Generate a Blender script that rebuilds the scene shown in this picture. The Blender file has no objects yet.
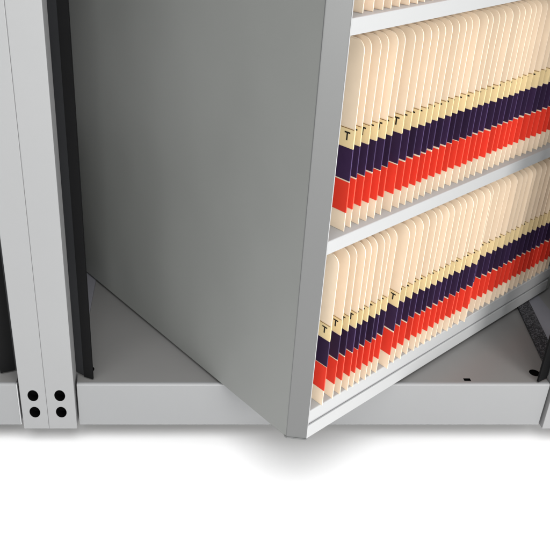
import bpy, bmesh, math, random
from mathutils import Matrix, Vector

rnd = random.Random(7)
S = bpy.context.scene
C = S.collection

# ------------------------------------------------------------------ materials
def nm(name):
    m = bpy.data.materials.new(name); m.use_nodes = True
    nt = m.node_tree
    return m, nt, nt.nodes['Principled BSDF']

def paint(name, col, rough=.42, var=.04, vscale=6.0, bump=.05, bscale=900.0, spec=.5, wave=0):
    """powder-coated steel: slow tone variation plus a fine orange-peel bump"""
    m, nt, b = nm(name)
    tc = nt.nodes.new('ShaderNodeTexCoord')
    n1 = nt.nodes.new('ShaderNodeTexNoise'); n1.inputs['Scale'].default_value = vscale
    n1.inputs['Detail'].default_value = 5
    nt.links.new(tc.outputs['Object'], n1.inputs['Vector'])
    mx = nt.nodes.new('ShaderNodeMix'); mx.data_type = 'RGBA'
    mx.inputs[6].default_value = (*[c*(1-var) for c in col], 1)
    mx.inputs[7].default_value = (*[min(1, c*(1+var)) for c in col], 1)
    nt.links.new(n1.outputs['Fac'], mx.inputs[0])
    nt.links.new(mx.outputs[2], b.inputs['Base Color'])
    mr = nt.nodes.new('ShaderNodeMapRange')
    mr.inputs['To Min'].default_value = rough-.05; mr.inputs['To Max'].default_value = rough+.07
    nt.links.new(n1.outputs['Fac'], mr.inputs['Value'])
    nt.links.new(mr.outputs['Result'], b.inputs['Roughness'])
    b.inputs['Specular IOR Level'].default_value = spec
    if bump:
        n2 = nt.nodes.new('ShaderNodeTexNoise'); n2.inputs['Scale'].default_value = bscale
        nt.links.new(tc.outputs['Object'], n2.inputs['Vector'])
        bp = nt.nodes.new('ShaderNodeBump'); bp.inputs['Strength'].default_value = bump
        bp.inputs['Distance'].default_value = .0006
        nt.links.new(n2.outputs['Fac'], bp.inputs['Height'])
        nt.links.new(bp.outputs['Normal'], b.inputs['Normal'])
        if wave:                                   # rolled sheet is never dead flat
            n3 = nt.nodes.new('ShaderNodeTexNoise'); n3.inputs['Scale'].default_value = 7
            n3.inputs['Detail'].default_value = 1
            nt.links.new(tc.outputs['Object'], n3.inputs['Vector'])
            b2 = nt.nodes.new('ShaderNodeBump'); b2.inputs['Strength'].default_value = 1
            b2.inputs['Distance'].default_value = wave
            nt.links.new(n3.outputs['Fac'], b2.inputs['Height'])
            nt.links.new(b2.outputs['Normal'], bp.inputs['Normal'])
    return m

def paper(name, col, var=.06, rough=.75, per_object=.05, spec=.25):
    """card or printed label: fibre mottling and a slightly different tone on each object"""
    m, nt, b = nm(name)
    tc = nt.nodes.new('ShaderNodeTexCoord')
    oi = nt.nodes.new('ShaderNodeObjectInfo')
    n1 = nt.nodes.new('ShaderNodeTexNoise'); n1.inputs['Scale'].default_value = 45
    n1.inputs['Detail'].default_value = 7
    nt.links.new(tc.outputs['Object'], n1.inputs['Vector'])
    mx = nt.nodes.new('ShaderNodeMix'); mx.data_type = 'RGBA'
    mx.inputs[6].default_value = (*[c*(1-var) for c in col], 1)
    mx.inputs[7].default_value = (*[min(1, c*(1+var)) for c in col], 1)
    nt.links.new(n1.outputs['Fac'], mx.inputs[0])
    hs = nt.nodes.new('ShaderNodeHueSaturation')
    mr = nt.nodes.new('ShaderNodeMapRange')
    mr.inputs['To Min'].default_value = 1-per_object; mr.inputs['To Max'].default_value = 1+per_object
    nt.links.new(oi.outputs['Random'], mr.inputs['Value'])
    nt.links.new(mr.outputs['Result'], hs.inputs['Value'])
    nt.links.new(mx.outputs[2], hs.inputs['Color'])
    nt.links.new(hs.outputs['Color'], b.inputs['Base Color'])
    b.inputs['Roughness'].default_value = rough
    b.inputs['Specular IOR Level'].default_value = spec
    return m

def speckled(name):
    m, nt, b = nm(name)
    tc = nt.nodes.new('ShaderNodeTexCoord')
    v = nt.nodes.new('ShaderNodeTexNoise'); v.inputs['Scale'].default_value = 420
    v.inputs['Detail'].default_value = 3
    nt.links.new(tc.outputs['Object'], v.inputs['Vector'])
    r = nt.nodes.new('ShaderNodeValToRGB')
    r.color_ramp.elements[0].position = .45; r.color_ramp.elements[0].color = (.012, .012, .015, 1)
    r.color_ramp.elements[1].position = .68; r.color_ramp.elements[1].color = (.11, .11, .12, 1)
    nt.links.new(v.outputs['Fac'], r.inputs['Fac'])
    nt.links.new(r.outputs['Color'], b.inputs['Base Color'])
    b.inputs['Roughness'].default_value = .9
    bp = nt.nodes.new('ShaderNodeBump'); bp.inputs['Strength'].default_value = .8
    bp.inputs['Distance'].default_value = .002
    nt.links.new(v.outputs['Fac'], bp.inputs['Height'])
    nt.links.new(bp.outputs['Normal'], b.inputs['Normal'])
    return m

M = dict(
    post=paint('light_grey_paint', (.248, .250, .254), .45, .03),
    base=paint('base_grey_paint', (.226, .229, .234), .40, .03),
    plate=paint('bluish_grey_paint', (.20, .20, .225), .45, .04),
    deck=paint('deck_grey_paint', (.180, .178, .175), .33, .06, 4, wave=.002),
    unit=paint('unit_grey_paint', (.186, .191, .183), .36, .05, 3, wave=.003),
    corner=paint('corner_grey_paint', (.112, .114, .114), .42, .03, 3),
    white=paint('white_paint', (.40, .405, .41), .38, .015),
    groove=paint('shadow_groove_grey', (.42, .42, .43), .5, .05),
    inner=paint('inner_grey_paint', (.42, .42, .42), .5, .05),
    black=paint('black_satin_metal', (.013, .0135, .015), .5, .15, 20, .05, 700, .3),
    shade_leaf=paint('black_shade_leaf', (.003, .003, .0033), .65, .2, 20, .05, 700, .12),  # baffle's second leaf: its shade is put in as a deeper black
    hole=paint('hole_shade_black', (.002, .002, .002), .9, .1, 20, 0, 1, .05),  # stands in for the shade inside the punched holes
    floor=paint('white_studio_floor', (.90, .90, .905), .8, .004, 2, 0, 1, .1),
    manila=paper('manila_card', (.81, .655, .49), .05, .7, .05),
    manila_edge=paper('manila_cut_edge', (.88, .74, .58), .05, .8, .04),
    tan=paper('tan_label', (.79, .62, .34), .05, .55, .05),
    navy=paper('navy_label', (.027, .012, .043), .18, .5, .25, .4),
    navy_edge=paper('navy_label_lit_edge', (.055, .034, .095), .2, .6, .3),  # light caught by the label's edge, painted in as a paler navy
    red=paper('red_label', (.74, .040, .020), .06, .5, .08, .4),
    red_edge=paper('red_label_lit_edge', (.80, .085, .05), .1, .6, .1),  # paler red painted in where the edge catches light
    ink=paper('black_ink', (.012, .011, .010), .1, .6, .1),
    rule=paper('brown_ink_rule', (.22, .10, .04), .1, .6, .1),
    speck=speckled('speckled_black_rubber'),
)

# ------------------------------------------------------------------ mesh helpers
def obj(name, bm, mats, parent=None, loc=None, smooth=False):
    me = bpy.data.meshes.new(name)
    bmesh.ops.recalc_face_normals(bm, faces=bm.faces)
    bm.to_mesh(me); bm.free()
    if not isinstance(mats, (list, tuple)): mats = [mats]
    for m in mats: me.materials.append(m)
    if smooth:
        for p in me.polygons: p.use_smooth = True
    o = bpy.data.objects.new(name, me); C.objects.link(o)
    if parent: o.parent = parent
    if loc: o.location = loc
    return o

def empty(name, loc, rz=0):
    o = bpy.data.objects.new(name, None); C.objects.link(o)
    o.location = loc; o.rotation_euler = (0, 0, rz); o.empty_display_size = .05
    return o

def tag(o, label=None, cat=None, group=None, kind=None):
    for k, v in (('label', label), ('category', cat), ('group', group), ('kind', kind)):
        if v: o[k] = v
    return o

def box(bm, x0, x1, y0, y1, z0, z1, bev=0, seg=2):
    r = bmesh.ops.create_cube(bm, size=1)
    vs = r['verts']
    for v in vs:
        v.co = Vector((x0 if v.co.x < 0 else x1, y0 if v.co.y < 0 else y1, z0 if v.co.z < 0 else z1))
    if bev:
        es = list({e for v in vs for e in v.link_edges})
        bmesh.ops.bevel(bm, geom=es, offset=bev, segments=seg, affect='EDGES', profile=.6)

def prism(bm, pts, a0, a1, axis='z'):
    """closed profile pts extruded along axis; 'z': pts are (x,y); 'x': pts are (y,z)"""
    f = (lambda p, a: (p[0], p[1], a)) if axis == 'z' else (lambda p, a: (a, p[0], p[1]))
    lo = [bm.verts.new(f(p, a0)) for p in pts]; hi = [bm.verts.new(f(p, a1)) for p in pts]
    n = len(pts)
    bm.faces.new(lo[::-1]); bm.faces.new(hi)
    for i in range(n):
        bm.faces.new((lo[i], lo[(i+1) % n], hi[(i+1) % n], hi[i]))

def plate(pts, t):
    """open polyline in xy thickened to a closed ribbon profile"""
    L, R = [], []
    for i, p in enumerate(pts):
        a = Vector(pts[max(i-1, 0)]); b = Vector(pts[min(i+1, len(pts)-1)])
        d = (b-a).normalized(); n = Vector((-d.y, d.x))*t/2
        L.append((p[0]+n.x, p[1]+n.y)); R.append((p[0]-n.x, p[1]-n.y))
    return L + R[::-1]

def cyl_cutter(x, y, z, r, depth, axis, tall=1.0):
    bm = bmesh.new()
    rot = Matrix.Rotation(math.radians(90), 4, 'X') if axis == 'y' else Matrix.Identity(4)
    bmesh.ops.create_cone(bm, cap_ends=True, segments=40, radius1=r, radius2=r, depth=depth,
                          matrix=Matrix.Translation((x, y, z)) @ rot)
    for v in bm.verts: v.co.z = z + (v.co.z-z)*tall
    return bm

def cut(o, cutters):
    """punch real holes; the cutter's black material lines them"""
    for bm in cutters:
        me = bpy.data.meshes.new('cut'); bmesh.ops.recalc_face_normals(bm, faces=bm.faces)
        bm.to_mesh(me); bm.free(); me.materials.append(M['hole'])
        c = bpy.data.objects.new('cut', me); C.objects.link(c)
        c.parent = o.parent
        bpy.context.view_layer.update()
        md = o.modifiers.new('b', 'BOOLEAN'); md.object = c; md.operation = 'DIFFERENCE'; md.solver = 'EXACT'
        md.material_mode = 'TRANSFER'
        bpy.context.view_layer.update()
        dg = bpy.context.evaluated_depsgraph_get()
        new = bpy.data.meshes.new_from_object(o.evaluated_get(dg), preserve_all_data_layers=True, depsgraph=dg)
        o.modifiers.clear()
        o.data = new
        bpy.data.objects.remove(c)

# ------------------------------------------------------------------ the setting
FZ = -.032          # floor dropped so the gap under the bases shades it; unseen feet added
bm = bmesh.new()
g = [bm.verts.new(p) for p in ((-14, -9, FZ), (14, -9, FZ), (14, 14, FZ), (-14, 14, FZ))]
bm.faces.new(g)
tag(obj('floor', bm, M['floor']), kind='structure')

# ------------------------------------------------------------------ cabinets
HB, DEPTH, TOP = .085, .82, 1.06
PF = -.0069          # front plane of the uprights

def upright(root, x0, x1, hx):
    bm = bmesh.new(); box(bm, x0, x1, PF, .030, -.0025, TOP, .0011, 3)
    o = obj('upright', bm, M['post'], root)
    if hx is not None:
        cut(o, [cyl_cutter(hx, PF, .0675, .00875, .030, 'y', 1.3), cyl_cutter(hx, PF, .0330, .00875, .030, 'y', 1.3)])
    return o

def baffle(root, pts, split, z0=.0875):
    """folded dark light-stop behind an upright: metal leaf, then one painted darker for shade"""
    bm = bmesh.new(); prism(bm, plate(pts[:split+1], .0022), z0+.002, TOP-.03)
    o = obj('baffle', bm, M['black'], root)
    bm = bmesh.new(); prism(bm, plate(pts[split:], .0030), z0, TOP-.03)  # darker leaf of the fold, shade painted into its colour
    obj('shaded_leaf', bm, M['shade_leaf'], o)
    return o

def base(root, x0, x1, xr=None):
    # folded front lip, deck and back wall of the channel; rounded front edge
    r = .0035
    arc = [(r-r*math.cos(a), HB-r+r*math.sin(a)) for a in [math.radians(k*15) for k in range(7)]]
    bm = bmesh.new()
    prism(bm, [(0, 0)] + arc + [(.006, HB), (.006, HB-.002), (.0015, HB-.004), (.0015, 0)], x0, x1, 'x')
    k = obj('kick_plate', bm, M['base'], root)
    bm = bmesh.new()
    out = [(x0, .0061), (x1, .0061)] + ([(x1, .032), (xr, .032), (xr, DEPTH)] if xr else [(x1, DEPTH)]) + [(x0, DEPTH)]
    prism(bm, out, HB-.004, HB-.0003)
    d = obj('deck', bm, M['deck'], root)
    bm = bmesh.new(); box(bm, x0, x0+.002, .006, DEPTH, 0, HB-.0045); box(bm, x1-.002, x1, .006, DEPTH, 0, HB-.0045)
    box(bm, x0+.003, x1-.003, DEPTH-.002, DEPTH, 0, HB-.0045)
    obj('base_frame', bm, M['base'], root)
    for fx in (x0+.08, x1-.08):
        for fy in (.14, DEPTH-.10):
            bm = bmesh.new()
            bmesh.ops.create_cone(bm, cap_ends=True, segments=24, radius1=.019, radius2=.015, depth=.010, matrix=Matrix.Translation((fx, fy, FZ+.0052)))
            bmesh.ops.create_cone(bm, cap_ends=True, segments=16, radius1=.006, radius2=.006, depth=.040, matrix=Matrix.Translation((fx, fy, FZ+.030)))
            obj('levelling_foot', bm, M['black'], root)
    return k, d

def carcass(root, x0, x1):
    bm = bmesh.new(); box(bm, x0, x1, .0305, DEPTH+.02, TOP-.02, TOP, .001)
    obj('top_panel', bm, M['post'], root)
    bm = bmesh.new(); box(bm, x0, x1, DEPTH+.002, DEPTH+.004, HB, TOP-.021)
    obj('back_panel', bm, M['inner'], root)

# middle cabinet, whose shelving unit is swung out
mid = tag(empty('cabinet', (.218, 0, 0)),
          'light grey open cabinet frame from whose opening the file-filled shelving unit swings out', 'cabinet')
off = Vector((-.218, 0, 0))
def at_origin(root):          # children are written in world coordinates
    for c in C.objects:
        if c.parent is root: c.location = -root.location
upright(mid, -.2109, -.1650, -.1886)
upright(mid, .6022, .6462, .6245)
k, d = base(mid, -.1612, .5985, .6460)
cut(d, [cyl_cutter(-.1452, .0375, HB, .0086, .0066, 'z'), cyl_cutter(.5862, .0285, HB, .0086, .0066, 'z')])
bmc = bmesh.new(); box(bmc, .4640, .4750, .0085, .0150, HB-.0033, HB+.01)
cut(d, [bmc])
bm = bmesh.new(); box(bm, -.2090, -.1616, .034, DEPTH, HB-.003, HB+.0012); 
obj('side_plate', bm, M['plate'], mid)
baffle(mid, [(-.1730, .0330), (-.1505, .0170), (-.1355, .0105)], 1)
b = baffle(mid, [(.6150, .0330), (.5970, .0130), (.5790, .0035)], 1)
carcass(mid, -.2109, .6462)
# speckled rubber strip along the right side of the deck
bm = bmesh.new()
prism(bm, [(.6080, .036), (.6340, .036), (.6465, .115), (.6465, .300), (.6500, .300), (.6240, .300-.1)][:0] or
      [(.6076, .036), (.6337, .036), (.6895, .390), (.6634, .390)], HB+.0012, HB+.0040)
obj('edge_strip', bm, M['speck'], mid)
at_origin(mid)

# cabinet on the left
left = tag(empty('cabinet', (-.62, 0, 0)),
           'light grey closed cabinet beside the swung-out unit, its two-holed upright at the left edge', 'cabinet')
upright(left, -.2525, -.2111, -.2316)
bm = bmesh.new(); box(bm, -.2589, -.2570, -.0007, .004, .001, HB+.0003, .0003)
obj('edge_highlight', bm, M['white'], left)  # white strip added to paint the highlight on the base's end edge
k, d = base(left, -1.020, -.2592)
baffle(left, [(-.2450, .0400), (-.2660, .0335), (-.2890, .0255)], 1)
upright(left, -1.0700, -1.0250, None)
carcass(left, -1.07, -.2115)
bm = bmesh.new(); box(bm, -1.022, -.292, .050, .070, .092, TOP-.03, .001)
obj('closed_panel', bm, M['unit'], left)
at_origin(left)

# cabinet added on the right, mostly out of view; its closed face shades the shelves
right = tag(empty('cabinet', (1.06, 0, 0)),
            'mostly unseen light grey closed cabinet added right of the swung-out unit to shade it', 'cabinet')
upright(right, .6468, .6895, .668)
k, d = base(right, .6935, 1.43)
upright(right, 1.435, 1.48, None)
carcass(right, .6905, 1.48)
bm = bmesh.new(); box(bm, .735, 1.42, .030, .050, .092, TOP-.03, .001)
obj('closed_panel', bm, M['unit'], right)  # unseen front, added to block light from the right
bm = bmesh.new(); box(bm, .6464, .6932, .032, DEPTH, HB-.003, HB+.0006)
obj('side_plate', bm, M['plate'], right)
at_origin(right)

# ------------------------------------------------------------------ rotating shelving unit
TH = .6417
P = Vector((.1862, -.1258, 0))
ZB, UTOP = .091, 1.0
WID, DEP = .668, .66
def U(u, n, z): return (P.x + u*math.cos(TH) + n*math.sin(TH), P.y + u*math.sin(TH) - n*math.cos(TH), z)

unit = tag(empty('shelving_unit', (P.x, P.y, 0), TH),
           'grey rotating double-sided shelving unit turned out at an angle, white shelves holding manila folders', 'shelving')
# local axes: x along the open face, y inward, z up
cl, ci = .0198, .0201
bm = bmesh.new()
box(bm, -cl, -cl+.0018, ci+.0011, DEP-ci, ZB, UTOP)
obj('side_panel', bm, M['unit'], unit)
# chamfered corner post: face, return to the side panel and inward return
bm = bmesh.new()
prism(bm, [(-cl-.0001, ci+.0010), (-cl-.0001, ci-.0004), (-cl+.0006, ci-.0012), (-.0010, .0004), (-.0002, 0), (.0004, .0002), (.0004, .012),
           (-.0012, .012), (-.0012, .0030), (-cl+.0022, ci+.0010)], ZB+.0016, UTOP)
obj('corner_post', bm, M['corner'], unit)
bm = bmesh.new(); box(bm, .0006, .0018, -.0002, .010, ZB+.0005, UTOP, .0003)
obj('edge_highlight', bm, M['white'], unit)  # white strip added for the bright line where the panel edge catches light
bm = bmesh.new()
prism(bm, [(-cl-.0007, ci+.004), (-cl-.0007, ci-.0006), (-cl+.0004, ci-.0018), (-.0014, -.0003), (.0004, -.0006), (.0004, .03), (-.01, .03)], ZB-.0012, ZB+.0014)
obj('corner_cap', bm, M['corner'], unit)
bm = bmesh.new(); box(bm, WID-.012, WID, .001, DEP-.001, ZB, UTOP, .0006)
obj('side_panel', bm, M['unit'], unit)
bm = bmesh.new(); box(bm, -cl+.002, WID-.0125, DEP/2-.001, DEP/2+.001, ZB+.05, UTOP-.002)
obj('divider', bm, M['inner'], unit)
# base rail: lower strip, dark recess
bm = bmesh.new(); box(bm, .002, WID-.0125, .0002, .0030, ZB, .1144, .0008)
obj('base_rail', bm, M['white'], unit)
bm = bmesh.new(); box(bm, .002, WID-.0125, .0034, .0045, ZB+.002, .1250)
obj('recess_strip', bm, M['groove'], unit)
bm = bmesh.new(); box(bm, .002, WID-.0125, .009, DEP-.004, ZB+.0004, .0935)
obj('bottom_panel', bm, M['inner'], unit)
def shelf(z0, z1, set_back=0.):
    r = .0012; y = set_back
    prof = [(y, z0), (y, z1-r), (y+r*.3, z1-r*.3), (y+r, z1), (DEP/2-.003, z1), (DEP/2-.003, z1-.0016),
            (y+.0018, z1-.0018), (y+.0018, z0+.0014), (y+.014, z0+.0014), (y+.014, z0)]
    bm = bmesh.new(); prism(bm, prof, .002, WID-.0125, 'x')
    prism(bm, [(DEP-p[0], p[1]) for p in prof], .002, WID-.0125, 'x')
    obj('shelf', bm, M['white'], unit)
shelf(.1216, .1424); shelf(.3978, .4165); shelf(.6725, .6912); shelf(.947, .9657)
bm = bmesh.new(); box(bm, -cl+.002, WID-.0125, .004, DEP-.004, UTOP-.003, UTOP-.001)
obj('top_panel', bm, M['unit'], unit)

# ------------------------------------------------------------------ folders
FH, FD, FT, FR = .2455, .285, .0010, .0145
def bend(z, A, B): return A*math.sin(math.pi*min(1, z/FH)) + B*(z/FH)**2

def folder_body(A, B, t=FT):
    zs = [FH-FR, ] + [FH-FR+FR*math.sin(math.radians(a)) for a in (15, 30, 45, 60, 75, 90)]
    zs = [i*(FH-FR)/9 for i in range(9)] + zs
    bm = bmesh.new(); rows = []
    for z in zs:
        dz = max(0, z-(FH-FR)); y0 = FR - math.sqrt(max(0, FR*FR-dz*dz))
        ys = [y0, y0+.02, .10, .19, FD]
        x = bend(z, A, B)
        rows.append([[bm.verts.new((x+s*t/2 + (.0012*math.sin(y*22) if y > .03 else 0), y, z)) for y in ys] for s in (-1, 1)])
    for i in range(len(zs)-1):
        a, b = rows[i], rows[i+1]
        for k in range(4):
            bm.faces.new((a[0][k], a[0][k+1], b[0][k+1], b[0][k]))
            bm.faces.new((a[1][k+1], a[1][k], b[1][k], b[1][k+1]))
        f = bm.faces.new((a[1][0], a[0][0], b[0][0], b[1][0])); f.material_index = 1
        bm.faces.new((a[0][4], a[1][4], b[1][4], b[0][4]))
    for r_, in ((rows[0],), (rows[-1],)):
        for k in range(4):
            f = bm.faces.new((r_[0][k], r_[1][k], r_[1][k+1], r_[0][k+1])); f.material_index = 1
    return bm

def label_mesh(z0, z1, A, B, depth=.0235, glyph=False):
    """sticker wrapped round the folder's outer edge, following its bend"""
    e = .00028; n = 5; bm = bmesh.new(); rows = []
    for i in range(n+1):
        z = z0 + (z1-z0)*i/n; x = bend(z, A, B); h = FT/2+e
        rows.append([bm.verts.new(p) for p in ((x-h, depth, z), (x-h, -e*1.2, z), (x+h, -e*1.2, z), (x+h, depth, z))])
    for i in range(n):
        a, b = rows[i], rows[i+1]
        for k in range(3):
            f = bm.faces.new((a[k], a[k+1], b[k+1], b[k])); f.material_index = 1 if k == 1 else 0
    if glyph:
        def quad(ya, yb, za, zb, mi):
            for s in (-1, 1):
                vs = []
                for (y, z) in ((ya, za), (yb, za), (yb, zb), (ya, zb)):
                    vs.append(bm.verts.new((bend(z, A, B)+s*(FT/2+e+.00022), y, z)))
                bm.faces.new(vs).material_index = mi
        h = z1-z0
        quad(.0010, depth-.0008, z1-.0012, z1-.0004, 3)           # printed rule
        yc, w = .0103, .0044
        zt, zbm = z1-h*.20, z1-h*.64
        quad(yc-w, yc+w, zt-.0020, zt, 2)                          # the letter T: bar
        quad(yc-.0011, yc+.0011, zbm, zt-.0020, 2)                 # and stem
    return bm

variants = []
for i in range(16):
    A = rnd.uniform(-.0006, .0006); B = rnd.uniform(-.0006, .0006)
    if i == 0: A = B = 0
    variants.append((A, B))
made = {}
def proto(v):
    A, B = variants[v]
    j = lambda: rnd.uniform(-.0005, .0005)      # stickers are put on by hand
    f = obj('folder', folder_body(A, B), [M['manila'], M['manila_edge']])
    obj('letter_label', label_mesh(.1125+j(), .1372+j(), A, B, .0235+2*j(), True), [M['tan'], M['tan'], M['ink'], M['rule']], f)
    obj('navy_label', label_mesh(.0700+j(), .1120+j(), A, B), [M['navy'], M['navy_edge']], f)
    obj('red_label', label_mesh(.0265+j(), .0682+j(), A, B), [M['red'], M['red_edge']], f)
    return f

def ordinal(n):
    ones = ['', 'first', 'second', 'third', 'fourth', 'fifth', 'sixth', 'seventh', 'eighth', 'ninth', 'tenth', 'eleventh',
            'twelfth', 'thirteenth', 'fourteenth', 'fifteenth', 'sixteenth', 'seventeenth', 'eighteenth', 'nineteenth']
    if n < 20: return ones[n]
    t, o = divmod(n, 10)
    if o == 0: return {2: 'twentieth', 3: 'thirtieth', 4: 'fortieth'}[t]
    return {2: 'twenty', 3: 'thirty', 4: 'forty'}[t] + '-' + ones[o]

def place(v, u, n, z, lab, group):
    if v not in made:
        f = made[v] = proto(v)
    else:
        src = made[v]; f = src.copy(); C.objects.link(f)
        for ch in src.children:
            c = ch.copy(); C.objects.link(c); c.parent = f
    f.location = U(u, n, z)
    f.rotation_euler = (rnd.gauss(0, .0025), rnd.gauss(0, .0018), TH + rnd.gauss(0, .016))
    tag(f, lab, 'folder', group)

def row(us, n0, z, shelf_name, out={}):
    for i, u in enumerate(us):
        k = i+1
        where = ('nearest the grey corner post on the ' if k == 1 else ordinal(k) + ' from the left on the ') + shelf_name
        extra = 'slightly pulled-out ' if out.get(i, 0) > 0 else ''
        place(rnd.randrange(16), u, n0 + rnd.gauss(0, .0007) + out.get(i, 0), z,
              f'{extra}manila folder with T label, {where}', f'manila folders on the {shelf_name}')

def extend(us, end, step, sd):
    us = list(us)
    while us[-1] < end: us.append(us[-1] + max(.011, rnd.gauss(step, sd)))
    return us
low = extend([.0245, .0470, .0622, .0773, .0895, .1023, .1162, .1292, .1429, .1645, .1834, .1995, .2170, .2329, .2451, .2602,
              .2752, .2907, .3060, .3202, .3342, .3501, .3660, .3815, .4010], .628, .0152, .0012)
up = extend([.0382, .0529, .0678, .0831, .0976, .1128, .1305, .1484, .1631, .1768, .1918, .2067, .2217, .2370, .2520, .2672,
             .2825, .2972, .3122, .3275, .3425, .3618, .3760, .3908, .4055, .4208, .4361, .4533, .4691, .4847, .5008], .560, .0155, .0012)
row(low, .0020, .1427, 'lower shelf', {9: .003, 22: .003, **{i: -.003 for i in range(23, 60)}})
row(up, -.0085, .4168, 'middle shelf', {6: .003, 20: .002})
third = extend([.030], .60, .0152, .0013)
row(third, -.0085, .6915, 'shelf above')

# ------------------------------------------------------------------ light
def area(name, loc, target, size, power, col=(1, 1, 1), size_y=None):
    L = bpy.data.lights.new(name, 'AREA'); L.energy = power; L.color = col; L.size = size
    if size_y: L.shape = 'RECTANGLE'; L.size_y = size_y
    o = bpy.data.objects.new(name, L); C.objects.link(o)
    o.location = loc
    o.rotation_euler = (Vector(target)-Vector(loc)).to_track_quat('-Z', 'Y').to_euler()
    return o
area('key_softbox', (1.44, -2.15, .86), (.2, 0, .3), .95, 46, (1, .985, .96))
area('front_fill', (.12, -3.3, .55), (-.05, 0, .45), .8, 60, (.985, 1, .985), .6)  # unseen fill added to brighten the side panel and folder faces
area('overhead_softbox', (-.1, -.90, 3.0), (.0, -.45, 0), 3.4, 142, (1, 1, 1), 3.2)

w = bpy.data.worlds.new('World'); S.world = w; w.use_nodes = True
bg = w.node_tree.nodes['Background']
bg.inputs['Color'].default_value = (.97, .98, 1, 1); bg.inputs['Strength'].default_value = .06

# ------------------------------------------------------------------ camera
cam = bpy.data.cameras.new('camera'); co = bpy.data.objects.new('camera', cam); C.objects.link(co)
co.location = (0, -.907, .8562)
co.rotation_euler = (math.radians(90-26.769), 0, 0)
cam.sensor_fit = 'HORIZONTAL'; cam.sensor_width = 36
cam.lens = 36*721.27/550
cam.shift_x = (275-177.12)/550
cam.shift_y = (209.75-275)/550
cam.clip_start = .02; cam.clip_end = 100
S.camera = co
S.view_settings.view_transform = 'Standard'; S.view_settings.look = 'None'
S.view_settings.exposure = 0; S.view_settings.gamma = 1
S.render.resolution_x = S.render.resolution_y = 1024
S.cycles.max_bounces = 8
